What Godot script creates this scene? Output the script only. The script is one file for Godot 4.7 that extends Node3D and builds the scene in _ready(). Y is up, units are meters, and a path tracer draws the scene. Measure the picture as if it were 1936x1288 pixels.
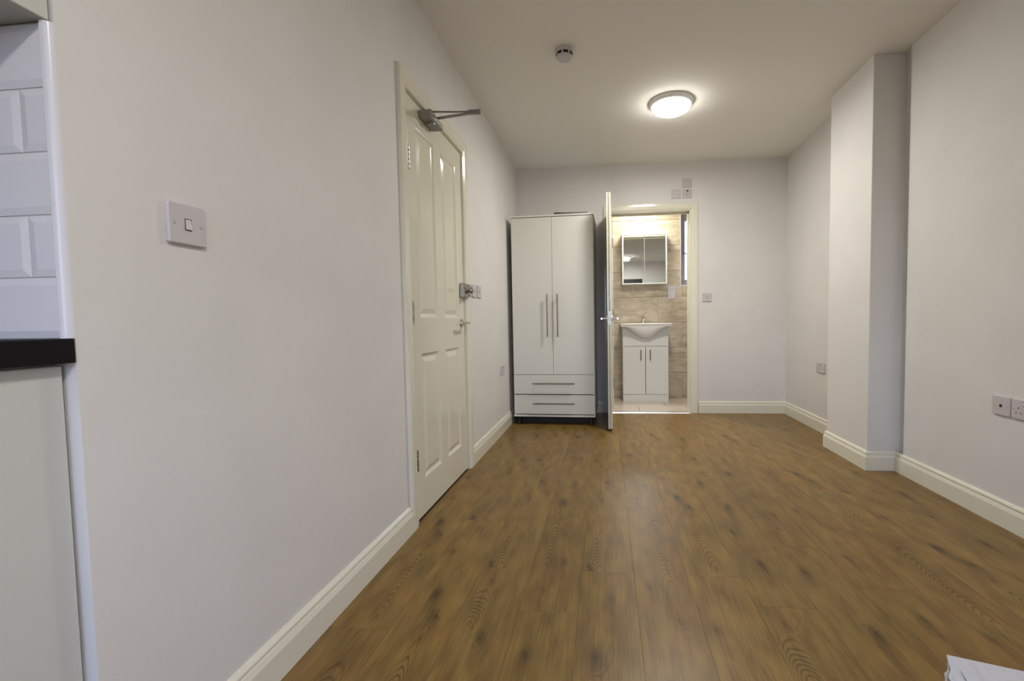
extends Node3D

# ------------------------------------------------------------------ materials
var M := {}

func mat(key: String, c: Color, rough: float, metal := 0.0, spec := 0.5) -> StandardMaterial3D:
	var m := StandardMaterial3D.new()
	m.albedo_color = c
	m.roughness = rough
	m.metallic = metal
	m.metallic_specular = spec
	M[key] = m
	return m

func s8(r: float, g: float, b: float) -> Color:
	return Color(r / 255.0, g / 255.0, b / 255.0)

func noise(sd: int, freq: float, oct := 3) -> FastNoiseLite:
	var n := FastNoiseLite.new()
	n.seed = sd
	n.noise_type = FastNoiseLite.TYPE_SIMPLEX_SMOOTH
	n.frequency = freq
	n.fractal_octaves = oct
	return n

func noise_tex(sd: int, freq: float, oct: int, a: Color, b: Color, size := 512) -> NoiseTexture2D:
	var t := NoiseTexture2D.new()
	t.width = size
	t.height = size
	t.seamless = true
	t.noise = noise(sd, freq, oct)
	var g := Gradient.new()
	g.offsets = PackedFloat32Array([0.0, 1.0])
	g.colors = PackedColorArray([a, b])
	t.color_ramp = g
	return t

# one laminate board, 192.5 mm x 1285 mm: oak grain with cathedral arches, fibres and knots
func board_texture(sd: int, flames: Array, knots: Array, tone: Vector3) -> ImageTexture:
	var w := 192
	var h := 1152
	var bytes := PackedByteArray()
	bytes.resize(w * h * 3)
	var low := noise(sd, 1.0, 2)
	var fib := noise(sd + 31, 1.0, 3)
	var rng := RandomNumberGenerator.new()
	rng.seed = sd
	var uc := 0.096 + rng.randf_range(-0.03, 0.03)
	var at := 0
	for y in h:
		var v := 1.285 * (1.0 - (y + 0.5) / h)
		var push := 0.0
		var arch := 0.0
		for f in flames:
			push += f[2] * f[3] * atan((v - f[1]) / f[3])
			arch = maxf(arch, exp(-pow((v - f[1]) / (f[3] * 1.5), 2.0)))
		for x in w:
			var u := 0.1925 * (x + 0.5) / w
			var warp := low.get_noise_2d(u * 9.0, v * 2.4)
			var c := uc
			if flames.size() > 0 and arch > 0.05:
				c = lerpf(uc, flames[0][0] if absf(v - flames[0][1]) < 0.4 else flames[flames.size() - 1][0], minf(1.0, arch * 2.0))
			var du := u - c + warp * 0.012
			var phase := du * du * 1900.0 + push + warp * 1.6
			var dark := 0.0
			var near := 0.0
			for k in knots:
				var a: float = (u - k[0]) / k[2]
				var b: float = (v - k[1] + a * 0.006 + warp * 0.01) / (k[2] * 2.0)
				var d := a * a + b * b
				if d < 40.0:
					var e := exp(-d) * 0.75 + exp(-d * 0.3) * 0.3
					dark += e * k[3]
					near += exp(-d * 0.28)
					var tail := exp(-pow(a / 1.3 + warp * 1.2, 2.0) - pow((v - k[1] + 0.05) / 0.1, 2.0))
					dark += tail * 0.4 * k[3]
			phase += near * 3.0
			var ring := 0.5 + 0.5 * sin(phase * TAU)
			ring = pow(ring, 4.0)
			var across := clampf(1.0 - absf(du) / 0.075, 0.0, 1.0)
			var amp := 0.06 + 0.42 * arch * across + 0.16 * minf(near, 1.0)
			var fine := fib.get_noise_2d(u * 330.0, v * 9.0)
			var mid := fib.get_noise_2d(u * 120.0 + 70.0, v * 3.0)
			var wide := low.get_noise_2d(u * 13.0 + 40.0, v * 4.5)
			var band := fib.get_noise_2d(u * 34.0 + 20.0, v * 2.1 + 30.0)
			var t := 0.6 + fine * 0.15 + mid * 0.13 + band * 0.07 + wide * 0.17 - ring * amp - dark * 0.44
			t = clampf(t, 0.0, 1.0)
			var red := clampf(0.5 + 0.9 * low.get_noise_2d(u * 8.0 + 90.0, v * 6.0), 0.0, 1.0)
			bytes[at] = int(clampf((66.0 + 96.0 * t) * tone.x, 0.0, 255.0))
			bytes[at + 1] = int(clampf((45.0 + 83.0 * t + (1.0 - red) * 5.0) * tone.y, 0.0, 255.0))
			bytes[at + 2] = int(clampf((19.0 + 50.0 * t - red * 2.0) * tone.z, 0.0, 255.0))
			at += 3
	var im := Image.create_from_data(w, h, false, Image.FORMAT_RGB8, bytes)
	return ImageTexture.create_from_image(im)

# bathroom wall tile, 600 mm x 300 mm: beige stone with veins that run along the tile
func stone_texture(sd: int) -> ImageTexture:
	var w := 300
	var h := 150
	var bytes := PackedByteArray()
	bytes.resize(w * h * 3)
	var n := noise(sd, 1.0, 4)
	var at := 0
	for y in h:
		for x in w:
			var a := n.get_noise_2d(x * 0.005, y * 0.024)
			var b := n.get_noise_2d(x * 0.02 + 50.0, y * 0.03)
			var c := n.get_noise_2d(x * 0.012 + 90.0, y * 0.2)
			var t := clampf(0.5 + a * 0.55 + b * 0.22 + c * 0.1, 0.0, 1.0)
			bytes[at] = int(156.0 + 50.0 * t)
			bytes[at + 1] = int(140.0 + 54.0 * t)
			bytes[at + 2] = int(112.0 + 60.0 * t)
			at += 3
	return ImageTexture.create_from_image(Image.create_from_data(w, h, false, Image.FORMAT_RGB8, bytes))

# ------------------------------------------------------------------ mesh helpers
func mb() -> SurfaceTool:
	var st := SurfaceTool.new()
	st.begin(Mesh.PRIMITIVE_TRIANGLES)
	st.set_smooth_group(-1)
	return st

func tri(st: SurfaceTool, a: Vector3, b: Vector3, c: Vector3) -> void:   # counter-clockwise from outside
	st.add_vertex(a)
	st.add_vertex(c)
	st.add_vertex(b)

func quad(st: SurfaceTool, a: Vector3, b: Vector3, c: Vector3, d: Vector3) -> void:
	tri(st, a, b, c)
	tri(st, a, c, d)

func quad_out(st: SurfaceTool, a: Vector3, b: Vector3, c: Vector3, d: Vector3, out: Vector3) -> void:
	if (b - a).cross(c - a).dot(out) >= 0.0:
		quad(st, a, b, c, d)
	else:
		quad(st, a, d, c, b)

func box(st: SurfaceTool, lo: Vector3, hi: Vector3, bev := 0.0, xf := Transform3D.IDENTITY) -> void:
	st.set_smooth_group(-1)
	var c := (lo + hi) * 0.5
	var e := (hi - lo) * 0.5
	var b := minf(bev, minf(e.x, minf(e.y, e.z)) * 0.98)
	if b <= 0.0:
		for ax in 3:
			for s in [-1.0, 1.0]:
				var n := Vector3.ZERO
				n[ax] = s
				var p: Array[Vector3] = []
				for k in [[-1, -1], [1, -1], [1, 1], [-1, 1]]:
					var v := Vector3.ZERO
					v[ax] = e[ax] * s
					v[(ax + 1) % 3] = e[(ax + 1) % 3] * k[0]
					v[(ax + 2) % 3] = e[(ax + 2) % 3] * k[1]
					p.append(xf * (c + v))
				quad_out(st, p[0], p[1], p[2], p[3], xf.basis * n)
		return
	# faces inset by the bevel, edge strips and corner triangles
	for ax in 3:
		var a1 := (ax + 1) % 3
		var a2 := (ax + 2) % 3
		for s in [-1.0, 1.0]:
			var n := Vector3.ZERO
			n[ax] = s
			var p: Array[Vector3] = []
			for k in [[-1, -1], [1, -1], [1, 1], [-1, 1]]:
				var v := Vector3.ZERO
				v[ax] = e[ax] * s
				v[a1] = (e[a1] - b) * k[0]
				v[a2] = (e[a2] - b) * k[1]
				p.append(xf * (c + v))
			quad_out(st, p[0], p[1], p[2], p[3], xf.basis * n)
		for s1 in [-1.0, 1.0]:
			for s2 in [-1.0, 1.0]:   # edges along ax
				var q: Array[Vector3] = []
				for k in [[-1, 0], [1, 0], [1, 1], [-1, 1]]:
					var v := Vector3.ZERO
					v[ax] = (e[ax] - b) * k[0]
					v[a1] = (e[a1] - (b if k[1] == 1 else 0.0)) * s1
					v[a2] = (e[a2] - (0.0 if k[1] == 1 else b)) * s2
					q.append(xf * (c + v))
				var n2 := Vector3.ZERO
				n2[a1] = s1
				n2[a2] = s2
				quad_out(st, q[0], q[1], q[2], q[3], xf.basis * n2)
	for sx in [-1.0, 1.0]:
		for sy in [-1.0, 1.0]:
			for sz in [-1.0, 1.0]:
				var p1 := xf * (c + Vector3(e.x * sx, (e.y - b) * sy, (e.z - b) * sz))
				var p2 := xf * (c + Vector3((e.x - b) * sx, e.y * sy, (e.z - b) * sz))
				var p3 := xf * (c + Vector3((e.x - b) * sx, (e.y - b) * sy, e.z * sz))
				if sx * sy * sz > 0:
					tri(st, p1, p2, p3)
				else:
					tri(st, p1, p3, p2)

func frame_of(dir: Vector3) -> Basis:
	var y := dir.normalized()
	var x := y.cross(Vector3.UP if absf(y.y) < 0.9 else Vector3.RIGHT).normalized()
	return Basis(x, y, x.cross(y))

# profile: radius and height along the local y axis
func lathe(st: SurfaceTool, profile: Array, seg: int, xf: Transform3D, smooth := true) -> void:
	var prof := profile.duplicate()
	if prof[0].y > prof[prof.size() - 1].y:
		prof.reverse()
	for i in prof.size() - 1:
		var a: Vector2 = prof[i]
		var b: Vector2 = prof[i + 1]
		var flat := absf(a.y - b.y) < 1e-6 or a.x < 1e-6 or b.x < 1e-6
		st.set_smooth_group(0 if smooth else (-1 if flat else 1 + i))
		for k in seg:
			var t0 := TAU * k / seg
			var t1 := TAU * (k + 1) / seg
			var p0 := xf * Vector3(cos(t0) * a.x, a.y, sin(t0) * a.x)
			var p1 := xf * Vector3(cos(t1) * a.x, a.y, sin(t1) * a.x)
			var p2 := xf * Vector3(cos(t1) * b.x, b.y, sin(t1) * b.x)
			var p3 := xf * Vector3(cos(t0) * b.x, b.y, sin(t0) * b.x)
			if a.x > 1e-6:
				tri(st, p0, p2, p1)
			if b.x > 1e-6:
				tri(st, p0, p3, p2)
	st.set_smooth_group(-1)

func tube(st: SurfaceTool, a: Vector3, b: Vector3, ra: float, rb := -1.0, seg := 16) -> void:
	var l := (b - a).length()
	var r2 := ra if rb < 0.0 else rb
	var bev := minf(0.0012, minf(ra, r2) * 0.3)
	lathe(st, [Vector2(0, 0), Vector2(ra - bev, 0), Vector2(ra, bev), Vector2(r2, l - bev), Vector2(r2 - bev, l), Vector2(0, l)], seg, Transform3D(frame_of(b - a), a), false)

# a bar with a round section along a path of points
func rod(st: SurfaceTool, pts: Array, r: float, seg := 12) -> void:
	st.set_smooth_group(5)
	var rings := []
	for i in pts.size():
		var d: Vector3
		if i == 0:
			d = pts[1] - pts[0]
		elif i == pts.size() - 1:
			d = pts[i] - pts[i - 1]
		else:
			d = (pts[i] - pts[i - 1]).normalized() + (pts[i + 1] - pts[i]).normalized()
		var f := frame_of(d)
		var ring: Array[Vector3] = []
		for k in seg:
			ring.append(pts[i] + f.x * cos(TAU * k / seg) * r + f.z * sin(TAU * k / seg) * r)
		rings.append(ring)
	for i in pts.size() - 1:
		for k in seg:
			var k1 := (k + 1) % seg
			quad_out(st, rings[i][k], rings[i][k1], rings[i + 1][k1], rings[i + 1][k], rings[i][k] - pts[i] + rings[i][k1] - pts[i])
	st.set_smooth_group(-1)
	for k in seg:
		var k1 := (k + 1) % seg
		quad_out(st, pts[0], rings[0][k], rings[0][k1], pts[0], pts[0] - pts[1])
		var z: int = pts.size() - 1
		quad_out(st, pts[z], rings[z][k], rings[z][k1], pts[z], pts[z] - pts[z - 1])

# an outline in x and y pushed along z, with a chamfer at the front
func plate(st: SurfaceTool, w: float, h: float, t: float, r: float, bev: float, xf := Transform3D.IDENTITY) -> void:
	var rings := []
	for lev in [[0.0, 0.0], [t - bev, 0.0], [t, bev]]:
		var ring: Array[Vector3] = []
		for q in 4:
			for i in 5:
				var ang := PI / 2 * q + PI / 2 * i / 4.0
				var cx := (w / 2 - r) * (1.0 if q == 0 or q == 3 else -1.0)
				var cy := (h / 2 - r) * (1.0 if q < 2 else -1.0)
				var rr: float = r - lev[1] if r > lev[1] else 0.0
				var p := Vector3(cx + cos(ang) * rr, cy + sin(ang) * rr, lev[0])
				if r <= lev[1]:
					p = Vector3(cx + signf(cos(ang + 0.001)) * (r - lev[1]), cy + signf(sin(ang + 0.001)) * (r - lev[1]), lev[0])
				ring.append(xf * p)
		rings.append(ring)
	var n: int = rings[0].size()
	for i in 2:
		st.set_smooth_group(-1 if i == 1 else 3)
		for k in n:
			var k1 := (k + 1) % n
			quad(st, rings[i][k], rings[i][k1], rings[i + 1][k1], rings[i + 1][k])
	st.set_smooth_group(-1)
	var mid := xf * Vector3(0, 0, t)
	for k in n:
		tri(st, mid, rings[2][k], rings[2][(k + 1) % n])

# moulding profile (out from the wall, up) carried along a floor path with mitred corners; the room lies to the left of the path
func skirting(st: SurfaceTool, path: Array, prof: Array) -> void:
	var cols := []
	for i in path.size():
		var p: Vector2 = path[i]
		var n0: Vector2
		var n1: Vector2
		if i > 0:
			var d0: Vector2 = (p - path[i - 1]).normalized()
			n0 = Vector2(d0.y, -d0.x)
		if i < path.size() - 1:
			var d1: Vector2 = (path[i + 1] - p).normalized()
			n1 = Vector2(d1.y, -d1.x)
		if i == 0:
			n0 = n1
		if i == path.size() - 1:
			n1 = n0
		var m := (n0 + n1) / (1.0 + n0.dot(n1))
		var col: Array[Vector3] = []
		for q in prof:
			col.append(Vector3(p.x + m.x * q.x, q.y, p.y + m.y * q.x))
		cols.append(col)
	for i in path.size() - 1:
		for k in prof.size() - 1:
			quad(st, cols[i][k], cols[i + 1][k], cols[i + 1][k + 1], cols[i][k + 1])
	for e in [0, path.size() - 1]:
		for k in range(1, prof.size() - 1):
			if e == 0:
				tri(st, cols[e][0], cols[e][k], cols[e][k + 1])
			else:
				tri(st, cols[e][0], cols[e][k + 1], cols[e][k])

# door or drawer face with moulded panels. Lies in the local plane x (along) and y (up) and faces +z. panels: Rect2 list on a common grid
func panelled(st: SurfaceTool, w: float, h: float, xs: Array, ys: Array, xf: Transform3D) -> void:
	var gx := [0.0] + xs + [w]
	var gy := [0.0] + ys + [h]
	for i in gx.size() - 1:
		for j in gy.size() - 1:
			var x0: float = gx[i]
			var x1: float = gx[i + 1]
			var y0: float = gy[j]
			var y1: float = gy[j + 1]
			if i % 2 == 0 or j % 2 == 0:
				quad(st, xf * Vector3(x0, y0, 0), xf * Vector3(x1, y0, 0), xf * Vector3(x1, y1, 0), xf * Vector3(x0, y1, 0))
				continue
			var steps := [[0.0, 0.0], [0.003, -0.0012], [0.014, -0.0085], [0.018, -0.0095], [0.022, -0.009], [0.043, -0.0025], [0.046, -0.002]]
			for k in steps.size() - 1:
				var a: Array = steps[k]
				var b: Array = steps[k + 1]
				var o := [Vector3(x0 + a[0], y0 + a[0], a[1]), Vector3(x1 - a[0], y0 + a[0], a[1]), Vector3(x1 - a[0], y1 - a[0], a[1]), Vector3(x0 + a[0], y1 - a[0], a[1])]
				var n := [Vector3(x0 + b[0], y0 + b[0], b[1]), Vector3(x1 - b[0], y0 + b[0], b[1]), Vector3(x1 - b[0], y1 - b[0], b[1]), Vector3(x0 + b[0], y1 - b[0], b[1])]
				for q in 4:
					var q1 := (q + 1) % 4
					quad(st, xf * o[q], xf * o[q1], xf * n[q1], xf * n[q])
			var z: Array = steps[steps.size() - 1]
			quad(st, xf * Vector3(x0 + z[0], y0 + z[0], z[1]), xf * Vector3(x1 - z[0], y0 + z[0], z[1]), xf * Vector3(x1 - z[0], y1 - z[0], z[1]), xf * Vector3(x0 + z[0], y1 - z[0], z[1]))

# ------------------------------------------------------------------ object helpers
var used := {}

func numbered(called: String) -> String:
	if not used.has(called):
		used[called] = 0
		return called
	used[called] += 1
	return "%s_%03d" % [called, used[called]]

func node(called: String, st: SurfaceTool, material: Material, parent: Node = null, at := Transform3D.IDENTITY) -> MeshInstance3D:
	st.generate_normals()
	var o := MeshInstance3D.new()
	o.mesh = st.commit()
	o.material_override = material
	o.transform = at
	o.cast_shadow = GeometryInstance3D.SHADOW_CASTING_SETTING_ON
	if parent == null:
		o.name = numbered(called)
		add_child(o, true)
	else:
		o.name = called
		parent.add_child(o, true)
	return o

func tag(o: Node, label: String, category: String, group := "") -> Node:
	o.set_meta("label", label)
	o.set_meta("category", category)
	if group:
		o.set_meta("group", group)
	return o

func structure(o: Node, label: String, category := "") -> Node:
	o.set_meta("kind", "structure")
	o.set_meta("label", label)
	if category:
		o.set_meta("category", category)
	return o

func thing(called: String, label: String, category: String, at: Transform3D, group := "") -> Node3D:
	var o := Node3D.new()
	o.name = numbered(called)
	add_child(o, true)
	o.transform = at
	tag(o, label, category, group)
	return o

func facing(dir: String, at: Vector3) -> Transform3D:   # local +z out of the wall
	var turn := 0.0
	if dir == "+x":
		turn = PI / 2
	elif dir == "-x":
		turn = -PI / 2
	elif dir == "-z":
		turn = PI
	return Transform3D(Basis(Vector3.UP, turn), at)

# ------------------------------------------------------------------ fittings
func screw_caps(parent: Node, w: float, t: float) -> void:
	for s in [-1.0, 1.0]:
		var st := mb()
		lathe(st, [Vector2(0.0036, 0.0), Vector2(0.0036, 0.0005), Vector2(0.003, 0.0009), Vector2(0, 0.0009)], 12, Transform3D(Basis(Vector3.RIGHT, PI / 2), Vector3(s * w, 0, t)), false)
		box(st, Vector3(s * w - 0.0028, -0.0004, t + 0.0006), Vector3(s * w + 0.0028, 0.0004, t + 0.0011))
		node("screw", st, M.screw, parent)

func face_plate(o: Node, w: float, h := 0.086, t := 0.009) -> void:
	var st := mb()
	plate(st, w, h, t, 0.006, 0.0028)
	node("faceplate", st, M.plastic, o)

func rocker(o: Node, x: float, y: float, w: float, h: float, t: float) -> void:
	var fr := mb()
	for b in [[-w / 2 - 0.0014, -h / 2 - 0.0014, -w / 2, h / 2 + 0.0014], [w / 2, -h / 2 - 0.0014, w / 2 + 0.0014, h / 2 + 0.0014], [-w / 2, -h / 2 - 0.0014, w / 2, -h / 2], [-w / 2, h / 2, w / 2, h / 2 + 0.0014]]:
		box(fr, Vector3(x + b[0], y + b[1], t - 0.001), Vector3(x + b[2], y + b[3], t + 0.0003))
	node("rocker_surround", fr, M.slot, o)
	var st := mb()
	var p := [Vector3(x - w / 2, y - h / 2, t - 0.001), Vector3(x + w / 2, y - h / 2, t - 0.001), Vector3(x + w / 2, y + h / 2, t - 0.001), Vector3(x - w / 2, y + h / 2, t - 0.001)]
	var q := [p[0] + Vector3(0.0006, 0.0006, 0.0048), p[1] + Vector3(-0.0006, 0.0006, 0.0048), p[2] + Vector3(-0.0006, -0.0006, 0.002), p[3] + Vector3(0.0006, -0.0006, 0.002)]
	quad(st, q[0], q[1], q[2], q[3])
	for k in 4:
		quad(st, p[k], p[(k + 1) % 4], q[(k + 1) % 4], q[k])
	node("rocker", st, M.plastic, o)

func light_switch(label: String, at: Transform3D, group := "") -> Node3D:
	var o := thing("light_switch", label, "light switch", at, group if group else "white light switch plates")
	face_plate(o, 0.086)
	rocker(o, 0, 0, 0.0125, 0.022, 0.009)
	screw_caps(o, 0.0301, 0.009)
	return o

func pin_holes(o: Node, x: float, y: float, t: float) -> void:
	for p in [[x, y, 0.004, 0.008], [x - 0.011, y - 0.0222, 0.0064, 0.0042], [x + 0.011, y - 0.0222, 0.0064, 0.0042]]:
		var st := mb()
		box(st, Vector3(p[0] - p[2] / 2, p[1] - p[3] / 2, t - 0.004), Vector3(p[0] + p[2] / 2, p[1] + p[3] / 2, t + 0.0002))
		node("pin_hole", st, M.slot, o)

func double_socket(label: String, at: Transform3D, group := "") -> Node3D:
	var o := thing("double_socket", label, "socket", at, group if group else "white double sockets")
	face_plate(o, 0.146)
	for s in [-1.0, 1.0]:
		pin_holes(o, s * 0.037, 0.006, 0.009)
		rocker(o, s * 0.014, 0.026, 0.009, 0.016, 0.009)
	screw_caps(o, 0.0603, 0.009)
	return o

func blank_plate(called: String, label: String, category: String, at: Transform3D, group := "") -> Node3D:
	var o := thing(called, label, category, at, group)
	face_plate(o, 0.086)
	screw_caps(o, 0.0301, 0.009)
	return o

func ceiling_lamp(label: String, at: Vector3, energy: float) -> Node3D:
	var o := thing("ceiling_light", label, "ceiling light", Transform3D(Basis.IDENTITY, at), "round dome ceiling lights")
	var st := mb()
	lathe(st, [Vector2(0, 0), Vector2(0.1545, 0), Vector2(0.1555, -0.004), Vector2(0.154, -0.009), Vector2(0.148, -0.02), Vector2(0.1415, -0.0275), Vector2(0.138, -0.0295), Vector2(0.1345, -0.0295), Vector2(0.132, -0.027), Vector2(0, -0.027)], 64, Transform3D.IDENTITY)
	node("base", st, M.lamp_base, o)
	st = mb()
	var prof := []
	for i in 13:
		var a := PI / 2 * i / 12.0
		prof.append(Vector2(0.1335 * pow(cos(a), 0.55) if i < 12 else 0.0, -0.029 - 0.043 * sin(a)))
	lathe(st, prof, 64, Transform3D.IDENTITY)
	node("diffuser", st, M.glow, o)
	var l := AreaLight3D.new()
	l.name = "lamp_light"
	l.light_color = Color(1.0, 0.985, 0.955)
	l.light_energy = energy
	l.area_size = Vector2(0.22, 0.22)
	l.area_range = 12.0
	l.area_attenuation = 2.0
	l.shadow_enabled = true
	l.transform = Transform3D(Basis(Vector3.RIGHT, -PI / 2), Vector3(0, -0.076, 0))
	o.add_child(l, true)
	return o

func lever_on(leaf: Node, at: Vector3, out: Vector3, along: Vector3, up := Vector3.UP) -> void:
	var st := mb()
	lathe(st, [Vector2(0, 0), Vector2(0.025, 0), Vector2(0.026, 0.003), Vector2(0.025, 0.0075), Vector2(0.0225, 0.009), Vector2(0, 0.009)], 28, Transform3D(frame_of(out), at), false)
	tube(st, at + out * 0.008, at + out * 0.05, 0.0085, 0.0085, 16)
	rod(st, [at + out * 0.05 - along * 0.008, at + out * 0.051 + along * 0.02, at + out * 0.052 + along * 0.06, at + out * 0.05 + along * 0.105, at + out * 0.042 + along * 0.118], 0.0085, 14)
	node("lever_handle", st, M.chrome, leaf)

func hinge_on(leaf: Node, at: Vector3, out: Vector3, across: Vector3) -> void:
	var st := mb()
	for i in 5:
		tube(st, at + Vector3(0, 0.0015 + i * 0.0205 - 0.051, 0), at + Vector3(0, 0.0205 + i * 0.0205 - 0.0515, 0), 0.0058, 0.0058, 12)
	var c := at - out * 0.004
	for s in [-1.0, 1.0]:
		var a: Vector3 = c + across * 0.014 * s
		var lo := Vector3(minf(c.x, a.x) - 0.001, at.y - 0.05, minf(c.z, a.z) - 0.001)
		var hi := Vector3(maxf(c.x, a.x) + 0.001, at.y + 0.05, maxf(c.z, a.z) + 0.001)
		box(st, lo, hi, 0.0003)
	node("hinge", st, M.steel, leaf)

func architrave(called: String, parent: Node, w0: float, w1: float, top: float, width: float, xf: Transform3D) -> MeshInstance3D:
	# three mitred lengths round an opening from w0 to w1, local x along the wall, y up, +z out of the wall
	var st := mb()
	var prof := [[0.0, 0.0], [0.0, 0.0085], [0.004, 0.0105], [0.008, 0.0095], [0.011, 0.0115], [0.022, 0.0165], [0.05, 0.0185], [0.062, 0.0185], [0.066, 0.0165], [width, 0.0165], [width, 0.0]]
	for i in prof.size() - 1:
		var a: Array = prof[i]
		var b: Array = prof[i + 1]
		var pa := [Vector3(w0 - a[0], 0, a[1]), Vector3(w0 - a[0], top + a[0], a[1]), Vector3(w1 + a[0], top + a[0], a[1]), Vector3(w1 + a[0], 0, a[1])]
		var pb := [Vector3(w0 - b[0], 0, b[1]), Vector3(w0 - b[0], top + b[0], b[1]), Vector3(w1 + b[0], top + b[0], b[1]), Vector3(w1 + b[0], 0, b[1])]
		for k in 3:
			quad(st, xf * pa[k], xf * pa[k + 1], xf * pb[k + 1], xf * pb[k])
	return node(called, st, M.gloss, parent)

# ------------------------------------------------------------------ the scene
const H := 2.484        # ceiling
const W := 2.643        # right wall
const ZB := -4.485      # back wall
const ZR := 1.55        # rear wall, behind the camera
const ZE := -0.653      # near end of the left wall, where the kitchen recess begins
const PX := 2.4774      # face of the pier
const P0 := -2.834
const P1 := -3.326
const ZF := -5.338      # far wall of the bathroom

func _ready() -> void:
	# ---- camera
	var cam := Camera3D.new()
	cam.name = "camera"
	add_child(cam)
	cam.transform = Transform3D(Basis(Vector3.UP, 0.0994) * Basis(Vector3.RIGHT, -0.0473) * Basis(Vector3.BACK, -0.0152), Vector3(0.8868, 0.9444, 0.0))
	cam.projection = Camera3D.PROJECTION_FRUSTUM
	cam.near = 0.05
	cam.far = 200.0
	cam.size = 0.05 * 1288.0 / 830.0
	cam.frustum_offset = Vector2(-94.5 / 830.0 * 0.05, 1.93 / 830.0 * 0.05)
	cam.current = true
	# ---- sky, exposure
	var env := Environment.new()
	env.background_mode = Environment.BG_SKY
	var sky := Sky.new()
	var ps := ProceduralSkyMaterial.new()
	ps.sky_top_color = Color(0.45, 0.61, 0.92)
	ps.sky_horizon_color = Color(0.93, 0.96, 1.0)
	ps.sky_curve = 0.14
	ps.ground_bottom_color = Color(0.42, 0.42, 0.42)
	ps.ground_horizon_color = Color(0.8, 0.82, 0.84)
	ps.sky_energy_multiplier = 2.2
	ps.ground_energy_multiplier = 1.0
	sky.sky_material = ps
	env.sky = sky
	env.tonemap_mode = Environment.TONE_MAPPER_LINEAR
	env.tonemap_exposure = 1.32
	env.sdfgi_enabled = true
	env.ssao_enabled = true
	env.ssil_enabled = true
	var we := WorldEnvironment.new()
	we.name = "world"
	we.environment = env
	add_child(we)

	materials()
	shell()
	floor_boards()
	bathroom_shell()
	entrance_door()
	bathroom_door()
	baseboards()
	lamps()
	wardrobe()
	bathroom_things()
	kitchen()
	wall_fittings()
	smoke_alarm()
	bag()

func materials() -> void:
	var wall := mat("wall", s8(223, 221, 218), 0.62, 0.0, 0.35)
	wall.albedo_texture = noise_tex(3, 0.006, 4, Color(0.972, 0.972, 0.972), Color(1, 1, 1), 512)
	wall.uv1_triplanar = true
	wall.uv1_world_triplanar = true
	wall.uv1_scale = Vector3(0.6, 0.6, 0.6)
	mat("ceiling", s8(238, 236, 230), 0.85, 0.0, 0.2)
	mat("gloss", s8(224, 221, 204), 0.16)
	mat("door_paint", s8(222, 219, 201), 0.13)
	mat("white_board", s8(220, 220, 212), 0.32)
	mat("plastic", s8(198, 191, 194), 0.3)
	mat("slot", s8(52, 46, 46), 0.6)
	mat("screw", s8(176, 172, 174), 0.35)
	mat("chrome", s8(214, 214, 214), 0.09, 1.0)
	mat("steel", s8(168, 164, 156), 0.28, 1.0)
	mat("bar_steel", s8(150, 140, 124), 0.32, 1.0)
	mat("closer_grey", s8(140, 139, 138), 0.42, 0.35)
	mat("black_top", s8(16, 15, 17), 0.55, 0.0, 0.3)
	mat("black_feet_and_shade", s8(20, 18, 18), 0.6)
	mat("ceramic", s8(238, 236, 232), 0.07)
	mat("kitchen_tile", s8(228, 227, 232), 0.08)
	mat("grout_white", s8(196, 192, 188), 0.8)
	mat("grout_beige", s8(222, 212, 196), 0.85)
	mat("trim_white", s8(222, 221, 228), 0.25)
	mat("cabinet_cream", s8(202, 202, 196), 0.4)
	mat("lamp_base", s8(244, 245, 244), 0.4)
	mat("mirror", s8(235, 238, 236), 0.015, 1.0)
	mat("window_frame", s8(158, 150, 146), 0.4)
	mat("dark_frame", s8(26, 29, 32), 0.5)
	mat("bathroom_floor", s8(206, 192, 176), 0.12)
	mat("grout_floor", s8(128, 116, 104), 0.9)
	mat("slab", s8(120, 116, 110), 0.9)
	mat("board_core", s8(86, 64, 42), 0.8)
	mat("aluminium", s8(226, 226, 226), 0.3, 0.85)
	mat("batten", s8(92, 80, 66), 0.6)
	mat("smoke_white", s8(196, 192, 196), 0.35)
	mat("vent_black", s8(30, 26, 26), 0.7)
	var bagm := mat("bag", s8(186, 184, 184), 0.38)
	bagm.backlight_enabled = true
	bagm.backlight = Color(0.25, 0.25, 0.25)
	var glow := mat("glow", s8(245, 245, 242), 0.4)
	glow.emission_enabled = true
	glow.emission = Color(1.0, 0.98, 0.95)
	glow.emission_energy_multiplier = 28.0
	var glass := mat("glass", Color(0.96, 0.98, 1.0, 0.06), 0.02)
	glass.transparency = BaseMaterial3D.TRANSPARENCY_ALPHA
	for i in 4:
		var st := mat("stone_%d" % i, Color(1, 1, 1), 0.3)
		st.albedo_texture = stone_texture(40 + i * 7)

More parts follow.
